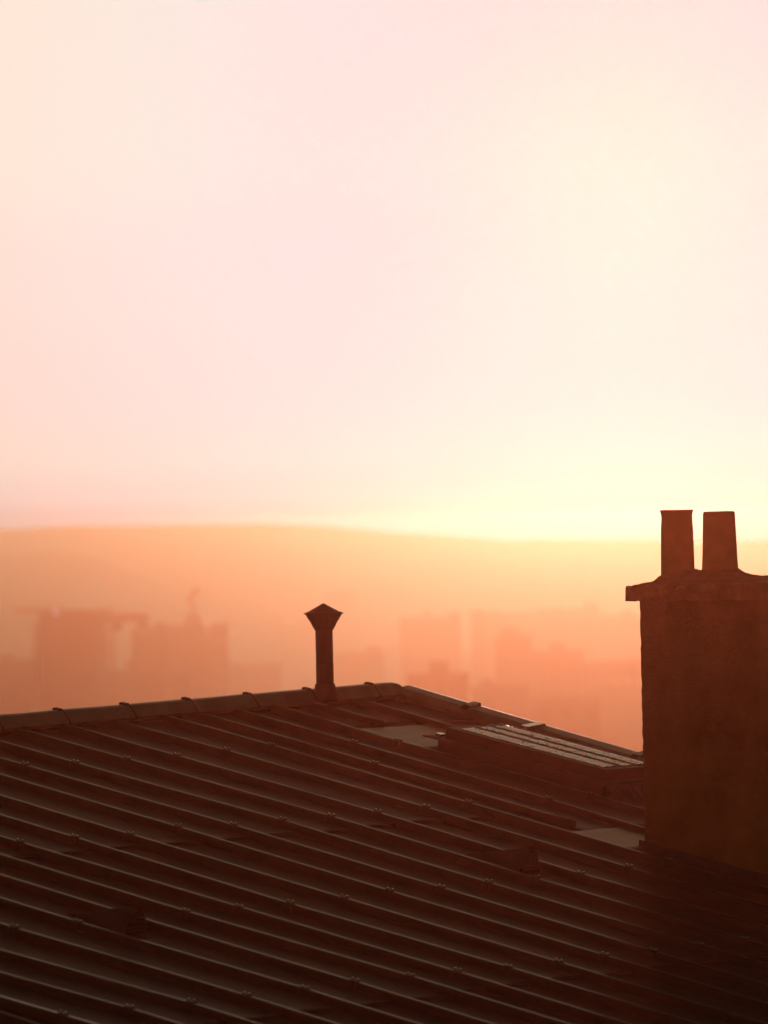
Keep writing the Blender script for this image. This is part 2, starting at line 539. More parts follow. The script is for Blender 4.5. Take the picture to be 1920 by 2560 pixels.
for i in range(len(joints) - 1):
    a, b = joints[i], joints[i + 1]
    mb = MB(); rings = []
    tilt = rnd.uniform(-.004, .004)
    for j in range(7):
        t = j / 6; u = a + (b - a) * t
        sag = .004 * noise.noise(Vector((u * 1.7, 9, 2)))
        rings.append(ridge_prof(u, 0.0, sag + tilt * (t - .5)))
    mb.sweep(rings)
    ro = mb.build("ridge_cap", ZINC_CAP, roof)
    # lapped collar at the joint: a slanting raised seam
    if i > 0:
        sm = MB(); rings = []
        for du in (-.005, .005):
            r = ridge_prof(a + du, .002, .001)
            rings.append([r[0] + Vector((.03, 0, -.004)), r[1] + Vector((.03, 0, 0))] + r[2:])
        sm.sweep(rings)
        sm.build("lap_seam", BATTEN, ro)
        cm = MB()
        v = vr(a) - .09
        cm.sweep([[L(a - .050, v + .025, .083), L(a - .050, v - .04, .080), L(a - .050, v - .04, .091), L(a - .050, v + .02, .092)],
                  [L(a - .040, v + .025, .084), L(a - .040, v - .04, .080), L(a - .040, v - .04, .098), L(a - .040, v + .02, .099)],
                  [L(a + .000, v + .025, .084), L(a + .000, v - .04, .080), L(a + .000, v - .04, .099), L(a + .000, v + .02, .100)],
                  [L(a + .006, v + .025, .083), L(a + .006, v - .04, .080), L(a + .006, v - .04, .090), L(a + .006, v + .02, .092)]])
        cm.build("ridge_clip", DARK, ro)
# closing board under the ridge caps and the ridge end cap
mb = MB()
mb.sweep([[L(U_NEAR, vr(U_NEAR) - .03, PAN - .05), L(U_NEAR, vr(U_NEAR) - .03, .0), L(U_NEAR, vr(U_NEAR) - .2, .03), L(U_NEAR, vr(U_NEAR) - .22, -.15)],
          [L(5.2, vr(5.2) - .03, PAN - .05), L(5.2, vr(5.2) - .03, .0), L(5.2, vr(5.2) - .2, .03), L(5.2, vr(5.2) - .22, -.15)]])
mb.build("ridge_board", DARK, roof)
mb = MB()
b5 = vr(5.22)
mb.sweep([[L(5.22, b5 + .012, -.06), L(5.22, b5 + .01, .01), L(5.22, b5 - .06, .086), L(5.22, b5 - .15, .07), L(5.22, b5 - .24, -.05)],
          [L(5.34, b5 + .05, -.08), L(5.36, b5 + .02, -.01), L(5.29, b5 - .06, .072), L(5.32, b5 - .15, .05), L(5.34, b5 - .26, -.08)],
          [L(5.44, b5 + .11, -.12), L(5.46, b5 + .03, -.04), L(5.40, b5 - .08, .02), L(5.42, b5 - .16, .0), L(5.42, b5 - .28, -.12)]])
mb.build("ridge_end_cap", ZINC_CAP, roof)

# ------------------------------------------------------------------ house under the roof
house = empty("house", Matrix.Translation(Vector((W(0, 6).x, W(0, 6).y, 66))))
tag(house, "rendered house wall standing under the zinc roof", "house")
hp = [W(U_NEAR + .25, -8.0), W(5.1, -8.6), W(4.3, V_EAVE - .5), W(U_NEAR + .25, V_EAVE - .5)]
mb = MB()
eave_z = W(0, V_EAVE).z - .35
ridge_pts = [(U_NEAR + .25, vr(U_NEAR)), (5.1, vr(5))]
base = Vector((W(0, 6).x, W(0, 6).y, 66))
bot = [Vector((p.x, p.y, 66)) for p in hp]
top = [Vector((p.x, p.y, eave_z)) for p in hp]
rA, rB = W(ridge_pts[0][0], ridge_pts[0][1] + .0, PAN - .35), W(ridge_pts[1][0], ridge_pts[1][1], PAN - .35)
vs = [p - base for p in bot + top + [rA, rB]]
mb.add(vs, [(0, 1, 5, 4), (2, 3, 7, 6), (1, 2, 6, 9, 5), (3, 0, 4, 8, 7), (0, 3, 2, 1), (4, 5, 9, 8), (6, 7, 8, 9)])
mb.build("wall", WALLM, house)

# ------------------------------------------------------------------ lower neighbouring roof (bottom left corner)
low = empty("lower_roof", RM)
tag(low, "worn lower zinc roof just visible past the verge in the bottom left corner", "roof")
mb = MB()
rows = []
for j in range(30):
    v = 2.0 + j * .4
    rows.append([L(-7.44 - c * .5, v, -.42 + .004 * noise.noise(Vector((c * 1.1, v * 2, 0)))) for c in range(12)])
mb.sweep(rows, closed=False, caps=False)
lo = mb.build("roof_sheets", mat("pale_worn_zinc", (.40, .34, .26), rough=.55, spec=.35, scale=2.2, var=.35, bump=.3, bscale=9, stretch=(6, .5, 1)), low)
so = lo.modifiers.new("thick", 'SOLIDIFY'); so.thickness = .08; so.offset = -1
for v in (7.6, 3.6, 11.6):
    mb = MB()
    mb.sweep([[L(-7.44, v, -.43), L(-7.44, v + .02, -.38), L(-7.44, v + .06, -.38), L(-7.44, v + .08, -.43)],
              [L(-12.9, v, -.43), L(-12.9, v + .02, -.38), L(-12.9, v + .06, -.38), L(-12.9, v + .08, -.43)]])
    mb.build("cross_seam", BATTEN, low)
for u in (-8.2, -8.9, -9.6, -10.3, -11.0, -11.7):
    batten_mesh(99, 2.0, 13.5, ufun=lambda q, u=u: u, top=-.36, bot=-.43).build("batten", BATTEN, low)

# ------------------------------------------------------------------ skylight
SKY_M = RM @ Matrix.Translation(L(3.60, 2.25, 0))
skl = empty("roof_skylight", SKY_M)
tag(skl, "raised rectangular roof skylight with three ribbed glass strips beside the chimney", "skylight")
# local: x = along the ridge 0..1.08, y = -(down slope) 0..-1.71, z from batten tops
SW, SLn = .76, 1.65
mb = MB()
mb.sweep([[(0.02, .08, PAN - .02), (SW - .02, .08, PAN - .02), (SW - .02, .08, .045), (.02, .08, .045)],
          [(0.02, -SLn - .0, PAN - .02), (SW - .02, -SLn, PAN - .02), (SW - .02, -SLn, .045), (.02, -SLn, .045)]])
mb.build("curb", DARK, skl)
mb = MB()
# folded flange around the curb
mb.sweep([[(-.045, .20, .040), (SW + .05, .11, .040), (SW + .05, .11, .050), (-.045, .20, .054)],
          [(-.045, .10, .044), (SW + .05, .08, .044), (SW + .05, .08, .056), (-.045, .10, .058)],
          [(-.045, -SLn - .05, .044), (SW + .05, -SLn - .05, .044), (SW + .05, -SLn - .05, .056), (-.045, -SLn - .05, .058)]])
mb.build("flange", LEAD, skl)
mb = MB()
mb.box(.05, .12, .09, .14, .058, .078)
mb.box(.20, .26, .085, .115, .058, .075)
mb.build("hinge", CLIPM, skl)
# lid frame: outer walls with an opening, raised bars
mb = MB()
zt, zb = .160, .060
fw = .07
mb.box(0, fw, -SLn, 0, zb, zt)
mb.box(SW - fw, SW, -SLn, 0, zb, zt)
mb.box(fw, SW - fw, -.10, 0, zb, zt - .002)
mb.box(fw, SW - fw, -SLn, -SLn + .07, zb, zt - .002)
fr = mb.build("lid_frame", DARK, skl)
bv = fr.modifiers.new("bev", 'BEVEL'); bv.width = .006; bv.segments = 2
xs = [fw, fw + .215, fw + .425, SW - fw]
for xb in xs[1:3]:
    mb = MB(); mb.box(xb - .043, xb + .043, -SLn + .07, -.10, zt - .055, zt + .001)
    mb.build("glazing_bar", DARK, skl)
for i in range(3):
    a = xs[i] + (.043 if i else 0); b = xs[i + 1] - (.043 if i < 2 else 0)
    mb = MB(); rows = []
    nx, ny = 10, 90
    for j in range(ny + 1):
        y = -.10 + (-SLn + .17) * j / ny
        rows.append([(a + (b - a) * c / nx, y, zt + .005 + .0016 * math.sin(j * 2.1 + 1.3 * math.sin(c)) * (1 if 0 < c < nx else 0) + .002 * noise.noise(Vector((c * 2.3, j * 1.7, i)))) for c in range(nx + 1)])
    mb.sweep(rows, closed=False, caps=False)
    mb.build("glass_pane", GLASS, skl)
# wavy lead apron below the lid
mb = MB(); rows = []
for j in range(41):
    x = -.05 + (SW + .12) * j / 40
    wv = .012 * math.sin(j * 1.15) + .006 * math.sin(j * 2.7)
    rows.append([(x, -SLn - .0, .05), (x, -SLn - .07, .042 + wv * .4), (x, -SLn - .12, .02 + wv), (x, -SLn - .20, PAN + .03 + wv)])
mb.sweep(rows, closed=False, caps=False)
ao = mb.build("lead_apron", LEAD, skl)
so = ao.modifiers.new("thick", 'SOLIDIFY'); so.thickness = .006

# ------------------------------------------------------------------ ridge vents (hooded, louvred)
def roof_vent(u, v_apex, w_apex, v_tail, half, label):
    e = empty("roof_vent", RM @ Matrix.Translation(L(u, v_apex, PAN)))
    tag(e, label, "roof vent", "hooded louvred vents on the zinc roof")
    h = w_apex - PAN; ln = v_apex - v_tail
    mb = MB()
    ap = [(0, 0, h), (-half, .0, 0.0), (half, .0, 0.0), (0, ln, .004)]
    # hood, slightly rounded at the crown
    n = 9; front = []
    for i in range(n):
        s = -1 + 2 * i / (n - 1)
        x = half * s
        z = h * (1 - abs(s)) if abs(s) > .12 else h * (1 - .12 * .5 - abs(s) ** 2 / .24 * .5)
        front.append((x, 0.015 if z < h * .5 else 0.0, z))
    tail = [(x * .02, ln, .003) for x, y, z in front]
    mid = [(x * .5 + t[0] * .5, (y + t[1]) * .5, (z + t[2]) * .5 * 1.0) for (x, y, z), t in zip(front, tail)]
    mb.sweep([front, mid, tail], closed=False, caps=False)
    ho = mb.build("hood", BATTEN, e)
    so = ho.modifiers.new("thick", 'SOLIDIFY'); so.thickness = .006; so.offset = -1
    mb = MB()
    nl = 7
    for i in range(nl):
        z = h * (i + .35) / (nl + .4)
        hw = half * (1 - z / h) - .012
        if hw < .015: continue
        mb.sweep([[(-hw, -.0, z), (-hw, .02, z + .022), (-hw, .025, z + .019), (-hw, .005, z - .003)],
                  [(hw, -.0, z), (hw, .02, z + .022), (hw, .025, z + .019), (hw, .005, z - .003)]])
    mb.build("louvre", BATTEN, e)
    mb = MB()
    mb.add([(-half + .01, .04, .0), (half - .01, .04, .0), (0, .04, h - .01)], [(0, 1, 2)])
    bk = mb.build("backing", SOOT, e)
    mb = MB()
    mb.box(-half - .05, half + .05, -.08, ln * .55, .004, .008)
    mb.build("base_plate", ZINC, e)
    return e


roof_vent(.235, 5.79, .155, 5.14, .14, "small louvred hood vent on the zinc roof, the one just left of the chimney foot")
roof_vent(-4.69, 6.27, .148, 5.62, .14, "small louvred hood vent low on the dark left side of the zinc roof")

# ------------------------------------------------------------------ flue pipe on the ridge
fp = at(813, 1723, 47.6)
flue = empty("flue_pipe", Matrix.Translation(fp))
tag(flue, "dark metal flue pipe with a conical rain cap rising from the roof ridge", "flue pipe")
k = 47.5 / F
mb = MB()
mb.lathe([(.0745, .02), (.0745, 60 * k), (.0765, 61 * k), (.0765, 63 * k), (.0735, 64 * k), (.0735, 150 * k)], seg=40)
mb.build("pipe", PIPE, flue, smooth=True)
mb = MB()
mb.lathe([(.110, -.10), (.098, -.02), (.086, .035), (.081, .048), (.077, .050), (.077, .02)], seg=40)
bo = mb.build("base_flashing", PIPE, flue, smooth=True)
# perforated funnel: quads with slots left open
mb = MB(); ns = 20
z0, z1 = 148 * k, 190 * k
r0, r1 = .075, .156


def ring(z):
    r = r0 + (r1 - r0) * (z - z0) / (z1 - z0)
    return r


zl = [z0, z0 + (z1 - z0) * .34, z0 + (z1 - z0) * .60, z1]
for i in range(ns):
    a0 = 2 * math.pi * i / ns; a1 = 2 * math.pi * (i + .80) / ns; a2 = 2 * math.pi * (i + 1) / ns
    def P(a, z): return (ring(z) * math.cos(a), ring(z) * math.sin(a), z)
    for (z_a, z_b, slot) in ((zl[0], zl[1], 0), (zl[1], zl[2], 1), (zl[2], zl[3], 0)):
        mb.add([P(a0, z_a), P(a1, z_a), P(a1, z_b), P(a0, z_b)], [(0, 1, 2, 3)])
        if not slot:
            mb.add([P(a1, z_a), P(a2, z_a), P(a2, z_b), P(a1, z_b)], [(0, 1, 2, 3)])
fo = mb.build("cowl_funnel", PIPE, flue)
so = fo.modifiers.new("thick", 'SOLIDIFY'); so.thickness = .003
mb = MB()
mb.lathe([(.001, 215 * k), (.012, 214.5 * k), (.03, 211 * k), (.134, 194.5 * k), (.158, 192.5 * k), (.171, 190 * k), (.172, 188.6 * k), (.16, 190 * k), (.001, 200 * k)], seg=40)
mb.build("rain_cap", PIPE, flue, smooth=False)

# ------------------------------------------------------------------ chimney stack
cb = W(2.076, 5.482, PAN)
CX = HD.copy(); CY = Vector((E1.x, E1.y, 0)).normalized()    # x along the visible face, y away from the camera
CM = Matrix.Identity(4)
for i in range(3):
    CM[i][0], CM[i][1], CM[i][2], CM[i][3] = CX[i], CY[i], (0, 0, 1)[i], cb[i]
chim = empty("chimney_stack", CM)
tag(chim, "broad rendered chimney stack with two clay pots at the right of the roof", "chimney")
kc = 42.96 / F
HT = (2125 - 1492) * kc
CLX, CLY = 2.1, .74
# stack: gridded box so the arrises can be chipped
def rough_box(x0, x1, y0, y1, z0, z1, step, amp, seed, jag=1.0):
    bm = bmesh.new()
    nx, ny, nz = max(1, int((x1 - x0) / step)), max(1, int((y1 - y0) / step)), max(1, int((z1 - z0) / step))
    idx = {}

    def vert(i, j, k_):
        key = (i, j, k_)
        if key not in idx:
            p = Vector((x0 + (x1 - x0) * i / nx, y0 + (y1 - y0) * j / ny, z0 + (z1 - z0) * k_ / nz))
            on_edge = (i in (0, nx)) + (j in (0, ny)) + (k_ in (0, nz))
            a = amp * (2.0 if on_edge >= 2 else 1.0)
            q = p * (1 / step) * .55 + Vector((seed, seed * 2, 0))
            d = Vector((noise.noise(q), noise.noise(q + Vector((31, 0, 0))), noise.noise(q + Vector((0, 57, 0))))) * a
            q2 = p * 3 + Vector((seed, 0, 0))
            d += Vector((noise.noise(q2), noise.noise(q2 + Vector((9, 0, 0))), noise.noise(q2 + Vector((0, 9, 0))))) * amp * 1.2
            if on_edge >= 2 and noise.noise(p * 9 + Vector((0, seed, 0))) > .18:
                c = Vector(((x0 + x1) / 2, (y0 + y1) / 2, (z0 + z1) / 2))
                pull = Vector((c.x - p.x if i in (0, nx) else 0, c.y - p.y if j in (0, ny) else 0, c.z - p.z if k_ in (0, nz) else 0))
                if pull.length > 0: d += pull.normalized() * amp * 2.5 * jag
            idx[key] = bm.verts.new(p + d)
        return idx[key]
    for i in range(nx):
        for j in range(ny):
            for kk in (0, nz):
                bm.faces.new([vert(i, j, kk), vert(i + 1, j, kk), vert(i + 1, j + 1, kk), vert(i, j + 1, kk)])
    for i in range(nx):
        for k_ in range(nz):
            for jj in (0, ny):
                bm.faces.new([vert(i, jj, k_), vert(i + 1, jj, k_), vert(i + 1, jj, k_ + 1), vert(i, jj, k_ + 1)])
    for j in range(ny):
        for k_ in range(nz):
            for ii in (0, nx):
                bm.faces.new([vert(ii, j, k_), vert(ii, j + 1, k_), vert(ii, j + 1, k_ + 1), vert(ii, j, k_ + 1)])
    bmesh.ops.recalc_face_normals(bm, faces=bm.faces[:])
    return bm


def bm_obj(bm, name, m, parent):
    me = bpy.data.meshes.new(name); bm.to_mesh(me); bm.free()
    me.materials.append(m)
    o = bpy.data.objects.new(name, me); COL.objects.link(o); o.parent = parent
    return o


bm_obj(rough_box(0, CLX, 0, CLY, -.75, HT, .035, .0022, 3, .8), "stack_wall", RENDERM, chim)
bm_obj(rough_box(-.078, CLX + .078, -.07, CLY + .07, HT - .02, HT + .095, .028, .004, 8, 1.6), "cap_slab", MORTAR, chim)
# flaunching: mortar mound around the pots
pots = [(.0, 0), (.0, 0)]
wx = lambda px: ((px - 1600) * kc) / CX.x      # metres along the face for a pixel offset
P1, P2 = wx(1695) - .02, wx(1801.5) - .02
PYC = .10
# the pots stand half way through the stack; slide them along so that they keep their place
def pot_x(px, depth=.37):
    # solve for the x on the face axis so that the point (x, depth) is seen at pixel px
    for s in range(400):
        x = -1 + s * .01
        p = CM @ Vector((x, depth, HT))
        d = p - CAM
        q = 960 + F * d.dot(RIGHT) / d.dot(FWD)
        if q >= px: return x
    return 1.0


X1, X2 = pot_x(1694), pot_x(1801.5)
mb = MB(); rows = []
nx, ny = 84, 34
zt0 = HT + .085
for j in range(ny + 1):
    y = -.055 + (CLY + .11) * j / ny
    row = []
    for i in range(nx + 1):
        x = -.07 + (CLX + .14) * i / nx
        e = min(x + .07, CLX + .07 - x, y + .055, CLY + .055 - y)
        hgt = .012 + .055 * min(1, max(0, e) / .30)
        for px_ in (X1, X2):
            d = math.hypot(x - px_, y - .37)
            hgt += .055 * math.exp(-max(0, d - .15) / .055) if d > .15 else .055
        hgt += .007 * noise.noise(Vector((x * 22, y * 22, 0))) + .006 * noise.noise(Vector((x * 55, y * 55, 4)))
        hgt += .012 * noise.noise(Vector((x * 3, y * 3, 1)))
        if e <= 0: hgt = -.03
        row.append((x, y, zt0 + hgt))
    rows.append(row)
mb.sweep(rows, closed=False, caps=False)
mb.build("mortar_flaunching", MORTAR, chim)
zpot = HT + .085
kp = kc
for (xc, prof_out, lipped) in ((X1, None, True), (X2, None, False)):
    mb = MB()
    top_z = ((1490 - 1267) if lipped else (1490 - 1273)) * kp + .0
    zz = HT + top_z - .01
    rt = 38.0 * kp * (1.0 if lipped else 1.05); rb = 42.5 * kp * (1.0 if lipped else 1.09)
    if lipped:
        prof = [(rb + .004, zpot), (rb, zpot + .12), (rt + .008, zz - .16), (rt + .002, zz - .05), (rt + .006, zz - .025), (rt + .012, zz - .015), (rt + .012, zz), (rt - .018, zz), (rt - .03, zz - .3)]
    else:
        prof = [(rb + .006, zpot), (rb, zpot + .08), (rb - .007, zpot + .2), (rt + .004, zz - .12), (rt, zz - .02), (rt - .004, zz - .004), (rt - .02, zz), (rt - .03, zz - .3)]
    mb.lathe(prof, seg=48, c=(xc, .37), caps=False)
    po = mb.build("chimney_pot", TERRA, chim, smooth=True)
    po['label'] = "taper clay pot with a small rolled rim" if lipped else "wider plain clay pot"
    mb = MB(); mb.lathe([(rt - .028, zz - .28), (.001, zz - .28)], seg=32, c=(xc, .37), caps=False)
    mb.build("flue_liner", SOOT, po)
# flashing at the foot of the chimney
mb = MB()
drop = math.tan(SL)
mb.sweep([[(-.05, -.02, .0), (-.05, -.006, .09), (-.05, .0, .09), (-.05, .01, -.05)],
          [(CLX + .03, -.02, -(CLX + .03) * drop), (CLX + .03, -.006, -(CLX + .03) * drop + .09), (CLX + .03, .0, -(CLX + .03) * drop + .09), (CLX + .03, .01, -(CLX + .03) * drop - .05)]])
mb.build("foot_flashing", LEAD, chim)

# ------------------------------------------------------------------ terrain, river, far hills
def struct(o): o['kind'] = 'structure'; return o


GRD = mat("city_ground", (.10, .085, .07), rough=.95, spec=.1, scale=.02, var=.4, bump=0)
XW, Y0, Y1 = 1000.0, -90.0, 2600.0


def ground_z(x, y):
    d = math.hypot(x, y - 10)
    line = max(10.5, 72 - .046 * d) if d > 60 else 66
    z = min(66.0, line)
    if 60 < d < 320: z -= 6 * math.sin((d - 60) / 260 * math.pi)
    # wooded rise in the middle distance
    z += 24 * math.exp(-((x - 28) / 42.0) ** 2 - ((y - 1905) / 90.0) ** 2)
    # a lower foothill in front of them on the left
    if x < 40: z += (64.5 + 1.2 * math.sin(x / 23.0)) * math.exp(-((y - 2050) / 38.0) ** 2) * max(0, min(1, (40 - x) / 150.0))
    # far hills, closing the horizon
    t = max(0, min(1, (y - 2060) / 300.0))
    hx = [(-600, 3.5), (-300, 4.0), (-158, 4.6), (-136, 5.3), (-92, 5.0), (-51, 4.7), (-25, 3.2), (-8, 1.2), (10, -1.0), (60, -5), (200, -8), (900, -9)]
    hv = 3.5
    for (xa, ha), (xb, hb_) in zip(hx, hx[1:]):
        if xa <= x <= xb:
            q = (x - xa) / (xb - xa); q = q * q * (3 - 2 * q); hv = ha + (hb_ - ha) * q
    ridge = 69.5 + hv + .35 * noise.noise(Vector((x / 9.0, 3, 0)))
    z += ridge * (t * t * (3 - 2 * t))
    return z


mb = MB(); rows = []
ys = [Y0 + (Y1 - Y0 - 20) * (i / 140.0) for i in range(141)]
for y in ys:
    rows.append([(x, y, ground_z(x, y)) for x in [-XW + 30 + (2 * XW - 60) * i / 150.0 for i in range(151)]])
mb.sweep(rows, closed=False, caps=False)
struct(mb.build("ground", GRD, smooth=True))
WATER = mat("river_water", (.05, .06, .06), rough=.22, spec=.6, scale=.05, var=.2, bump=.5, bscale=1.5)
mb = MB(); rows = []
for i in range(41):
    x = 45 + i * 20
    yc = 1850 - (x - 90) * .12 + 14 * math.sin(x / 90.0)
    wd = 8 + min(1, (x - 45) / 60.0) * 38
    rows.append([(x, yc - wd, 10.75), (x, yc + wd, 10.75)])
mb.sweep(rows, closed=False, caps=False)
struct(mb.build("river", WATER))

# ------------------------------------------------------------------ the hazy city
CONC = mat("city_concrete", (.09, .07, .05), rough=.9, spec=.15, scale=.15, var=.25, bump=0)
CONC2 = mat("city_brick", (.06, .042, .03), rough=.9, spec=.15, scale=.2, var=.3, bump=0)
CITYGLASS = mat("city_window_glass", (.05, .05, .055), rough=.15, spec=.6, scale=1, var=.2, bump=0)
ROOFM = mat("city_roofing", (.10, .085, .075), rough=.85, spec=.2, scale=.3, var=.3, bump=0)
STEEL = mat("crane_steel", (.16, .10, .04), rough=.6, metal=.3, spec=.3, scale=1, var=.3, bump=0)


BLK = {}


def block(x0, x1, ytop, dist, label, group=None, depth=None, yaw=0.0, m=None, name="apartment_block", windows=True, kit=1):
    """a slab block seen from pixel column x0 to x1, its roof edge at pixel row ytop"""
    pa, pb = at(x0, ytop, dist), at(x1, ytop, dist)
    c = (pa + pb) / 2; w = (pb - pa).length
    g = ground_z(c.x, c.y) - .5 if dist < 1990 else 10.5
    H_ = c.z - g
    depth = depth or max(12, min(22, w * .6))
    e = empty(name, Matrix.Translation(Vector((c.x, c.y, g))) @ Matrix.Rotation(yaw, 4, 'Z'))
    tag(e, label, "building", group)
    w2 = w / 2 / max(.6, math.cos(yaw)) * (1 if yaw == 0 else .93)
    mb = MB(); mb.box(-w2, w2, 0, depth, -4, H_)
    # storey bands and recess lines on the near face
    nfl = max(2, int(H_ / 3.1))
    if windows:
        for fl in range(1, nfl):
            z = fl * H_ / nfl
            mb.box(-w2 - .12, w2 + .12, -.14, .0, z - .15, z + .15)
    mb.build("wall", m or CONC, e)
    mb = MB()
    mb.box(-w2 - .25, w2 + .25, -.25, .15, H_ + .02, H_ + .9)
    mb.box(-w2 - .25, w2 + .25, depth - .15, depth + .25, H_ + .02, H_ + .9)
    mb.box(-w2 - .25, -w2 + .15, .15, depth - .15, H_ + .02, H_ + .9)
    mb.box(w2 - .15, w2 + .25, .15, depth - .15, H_ + .02, H_ + .9)
    r = random.Random(int(x0 * 7 + dist))
    for q in range(kit * max(1, int(w / 9))):
        bx = r.uniform(-w2 * .8, w2 * .8 - 2); bw = r.uniform(1.5, 4.5); bh = r.uniform(1.2, 3.2)
        mb.box(bx, min(w2 - .5, bx + bw), depth * .35, depth * .65, H_ + .02, H_ + bh)
    mb.build("roof", ROOFM, e)
    if windows:
        mb = MB()
        nw = max(2, int(w2 * 2 / 3.4))
        for fl in range(nfl):
            zc = (fl + .5) * H_ / nfl
            for i in range(nw):
                xc = -w2 + (i + .5) * (2 * w2) / nw
                mb.box(xc - .75, xc + .75, -.05, .02, zc - .7, zc + .75)
        o = mb.build("windows", CITYGLASS, e); o['kind'] = 'stuff'
    BLK[(x0, ytop)] = (e, dist)
    return e, w2, H_, depth


# left cluster
e, w2, H_, dp = block(100, 241, 1541, 1060, "tall dark office block with a slanting pale left flank, left of the cranes", m=CONC2, depth=26, kit=0, name="office_block")
mb = MB()  # slanting glazed flank
s = 1060 / F
mb.sweep([[(-w2 - 42 * s, 2, -1), (-w2 - .1, 2, -1), (-w2 - .1, 20, -1), (-w2 - 42 * s, 20, -1)],
          [(-w2 - 30 * s, 2, H_ * .45), (-w2 - .1, 2, H_ * .45), (-w2 - .1, 20, H_ * .45), (-w2 - 30 * s, 20, H_ * .45)],
          [(-w2 - 14 * s, 2, H_ - 1.2), (-w2 - .1, 2, H_ - .2), (-w2 - .1, 20, H_ - .2), (-w2 - 14 * s, 20, H_ - 1.2)]])
mb.build("slanted_flank", mat("pale_cladding", (.45, .42, .38), rough=.5, spec=.4, scale=.3, var=.15, bump=0), e)
block(-40, 92, 1664, 1150, "low dark slab at the far left below the slanted office block", m=CONC2)
block(92, 250, 1658, 1090, "wide low block standing in front of the slanted office block", m=CONC2)
block(250, 352, 1690, 1200, "low block with rooftop sheds under the horizontal crane jib")
block(328, 400, 1583, 1230, "mid height block left of the narrow dark stair tower")
block(394, 414, 1569, 1190, "narrow dark stair tower between two mid height blocks", m=CONC2, depth=10, kit=0, name="stair_tower")
block(418, 505, 1573, 1235, "stepped block right of the narrow stair tower below the tilted crane")
block(505, 530, 1586, 1238, "low link building between two taller blocks right of the stair tower", kit=0)
block(528, 566, 1571, 1230, "right end block of the stepped row below the tilted crane", kit=0)
block(330, 470, 1690, 1130, "low dark block under the stair tower")
block(470, 700, 1672, 1380, "long low block left of the flue pipe")
block(580, 690, 1595, 1935, "pale hazed block between the stepped row and the flue pipe")
block(636, 700, 1545, 2005, "faint tower shape left of the flue pipe")
block(695, 800, 1572, 1835, "hazed slab right behind the flue pipe")
block(802, 895, 1482, 1970, "faint tall tower behind and right of the flue pipe cap", name="tower_block", kit=0)
block(830, 960, 1640, 1430, "low hazed block at the foot of the faint tall tower")
block(0, 60, 1545, 1935, "faint block at the far left edge under the long crane jib")
block(430, 480, 1518, 2005, "faint slim block behind the mast of the tilted crane", kit=0)
# right cluster
block(1000, 1125, 1552, 1550, "pale hazed slab with a flat roof right of the roof apex")
block(1122, 1150, 1540, 1542, "slim raised core at the right end of the pale slab", kit=0)
block(1180, 1212, 1535, 1505, "slim block beside the bright gap right of the pale slab", kit=0, m=CONC2)
block(1212, 1262, 1546, 1587, "hazed block with plant room left of the long skyline terrace")
block(1262, 1420, 1538, 1644, "long skyline terrace above the wooded rise")
block(1420, 1500, 1530, 1673, "taller end of the skyline terrace with rooftop boxes")
block(1500, 1640, 1545, 1644, "low skyline terrace just left of the chimney")
block(1240, 1330, 1600, 1230, "squat block on the right shoulder of the wooded rise")
block(1330, 1460, 1640, 1197, "stepped squat block between the wooded rise and the chimney")
block(1460, 1650, 1665, 1173, "wide low depot left of the chimney above the river")
block(1020, 1170, 1700, 960, "low broad block above the verge right of the roof apex")
block(1180, 1320, 1730, 1000, "low broad block above the skylight")
block(1330, 1500, 1760, 960, "low shed roofed block just above the river bank", kit=0)
block(1500, 1700, 1752, 1250, "low block near the river bank beside the chimney", kit=0)

# ordinary blocks filling the town: nothing in the haze tells them apart
r2 = random.Random(5)
for i in range(190):
    d = r2.uniform(820, 1780) if i < 110 else r2.uniform(1250, 1800)
    half = 960 + 700
    x = r2.uniform(960 - half, 960 + half)
    wpx = r2.uniform(10, 26) / d * F
    hgt = ground_z((x + wpx / 2 - 960) / F * d, d) + (r2.uniform(7, 15) if i < 110 else r2.uniform(10, 24))
    if i >= 110 and x < 700: x += 700
    yt = 1330 - (x - 960) * .021 + F * (80 - hgt) / d
    if 1040 < d < 1260 and x < 640: continue
    block(x, x + wpx, yt, d, "blurred low town block in the orange haze beyond the ridge", group="hazed town blocks beyond the roof", windows=d < 1000, yaw=r2.uniform(-.3, .3), kit=1)


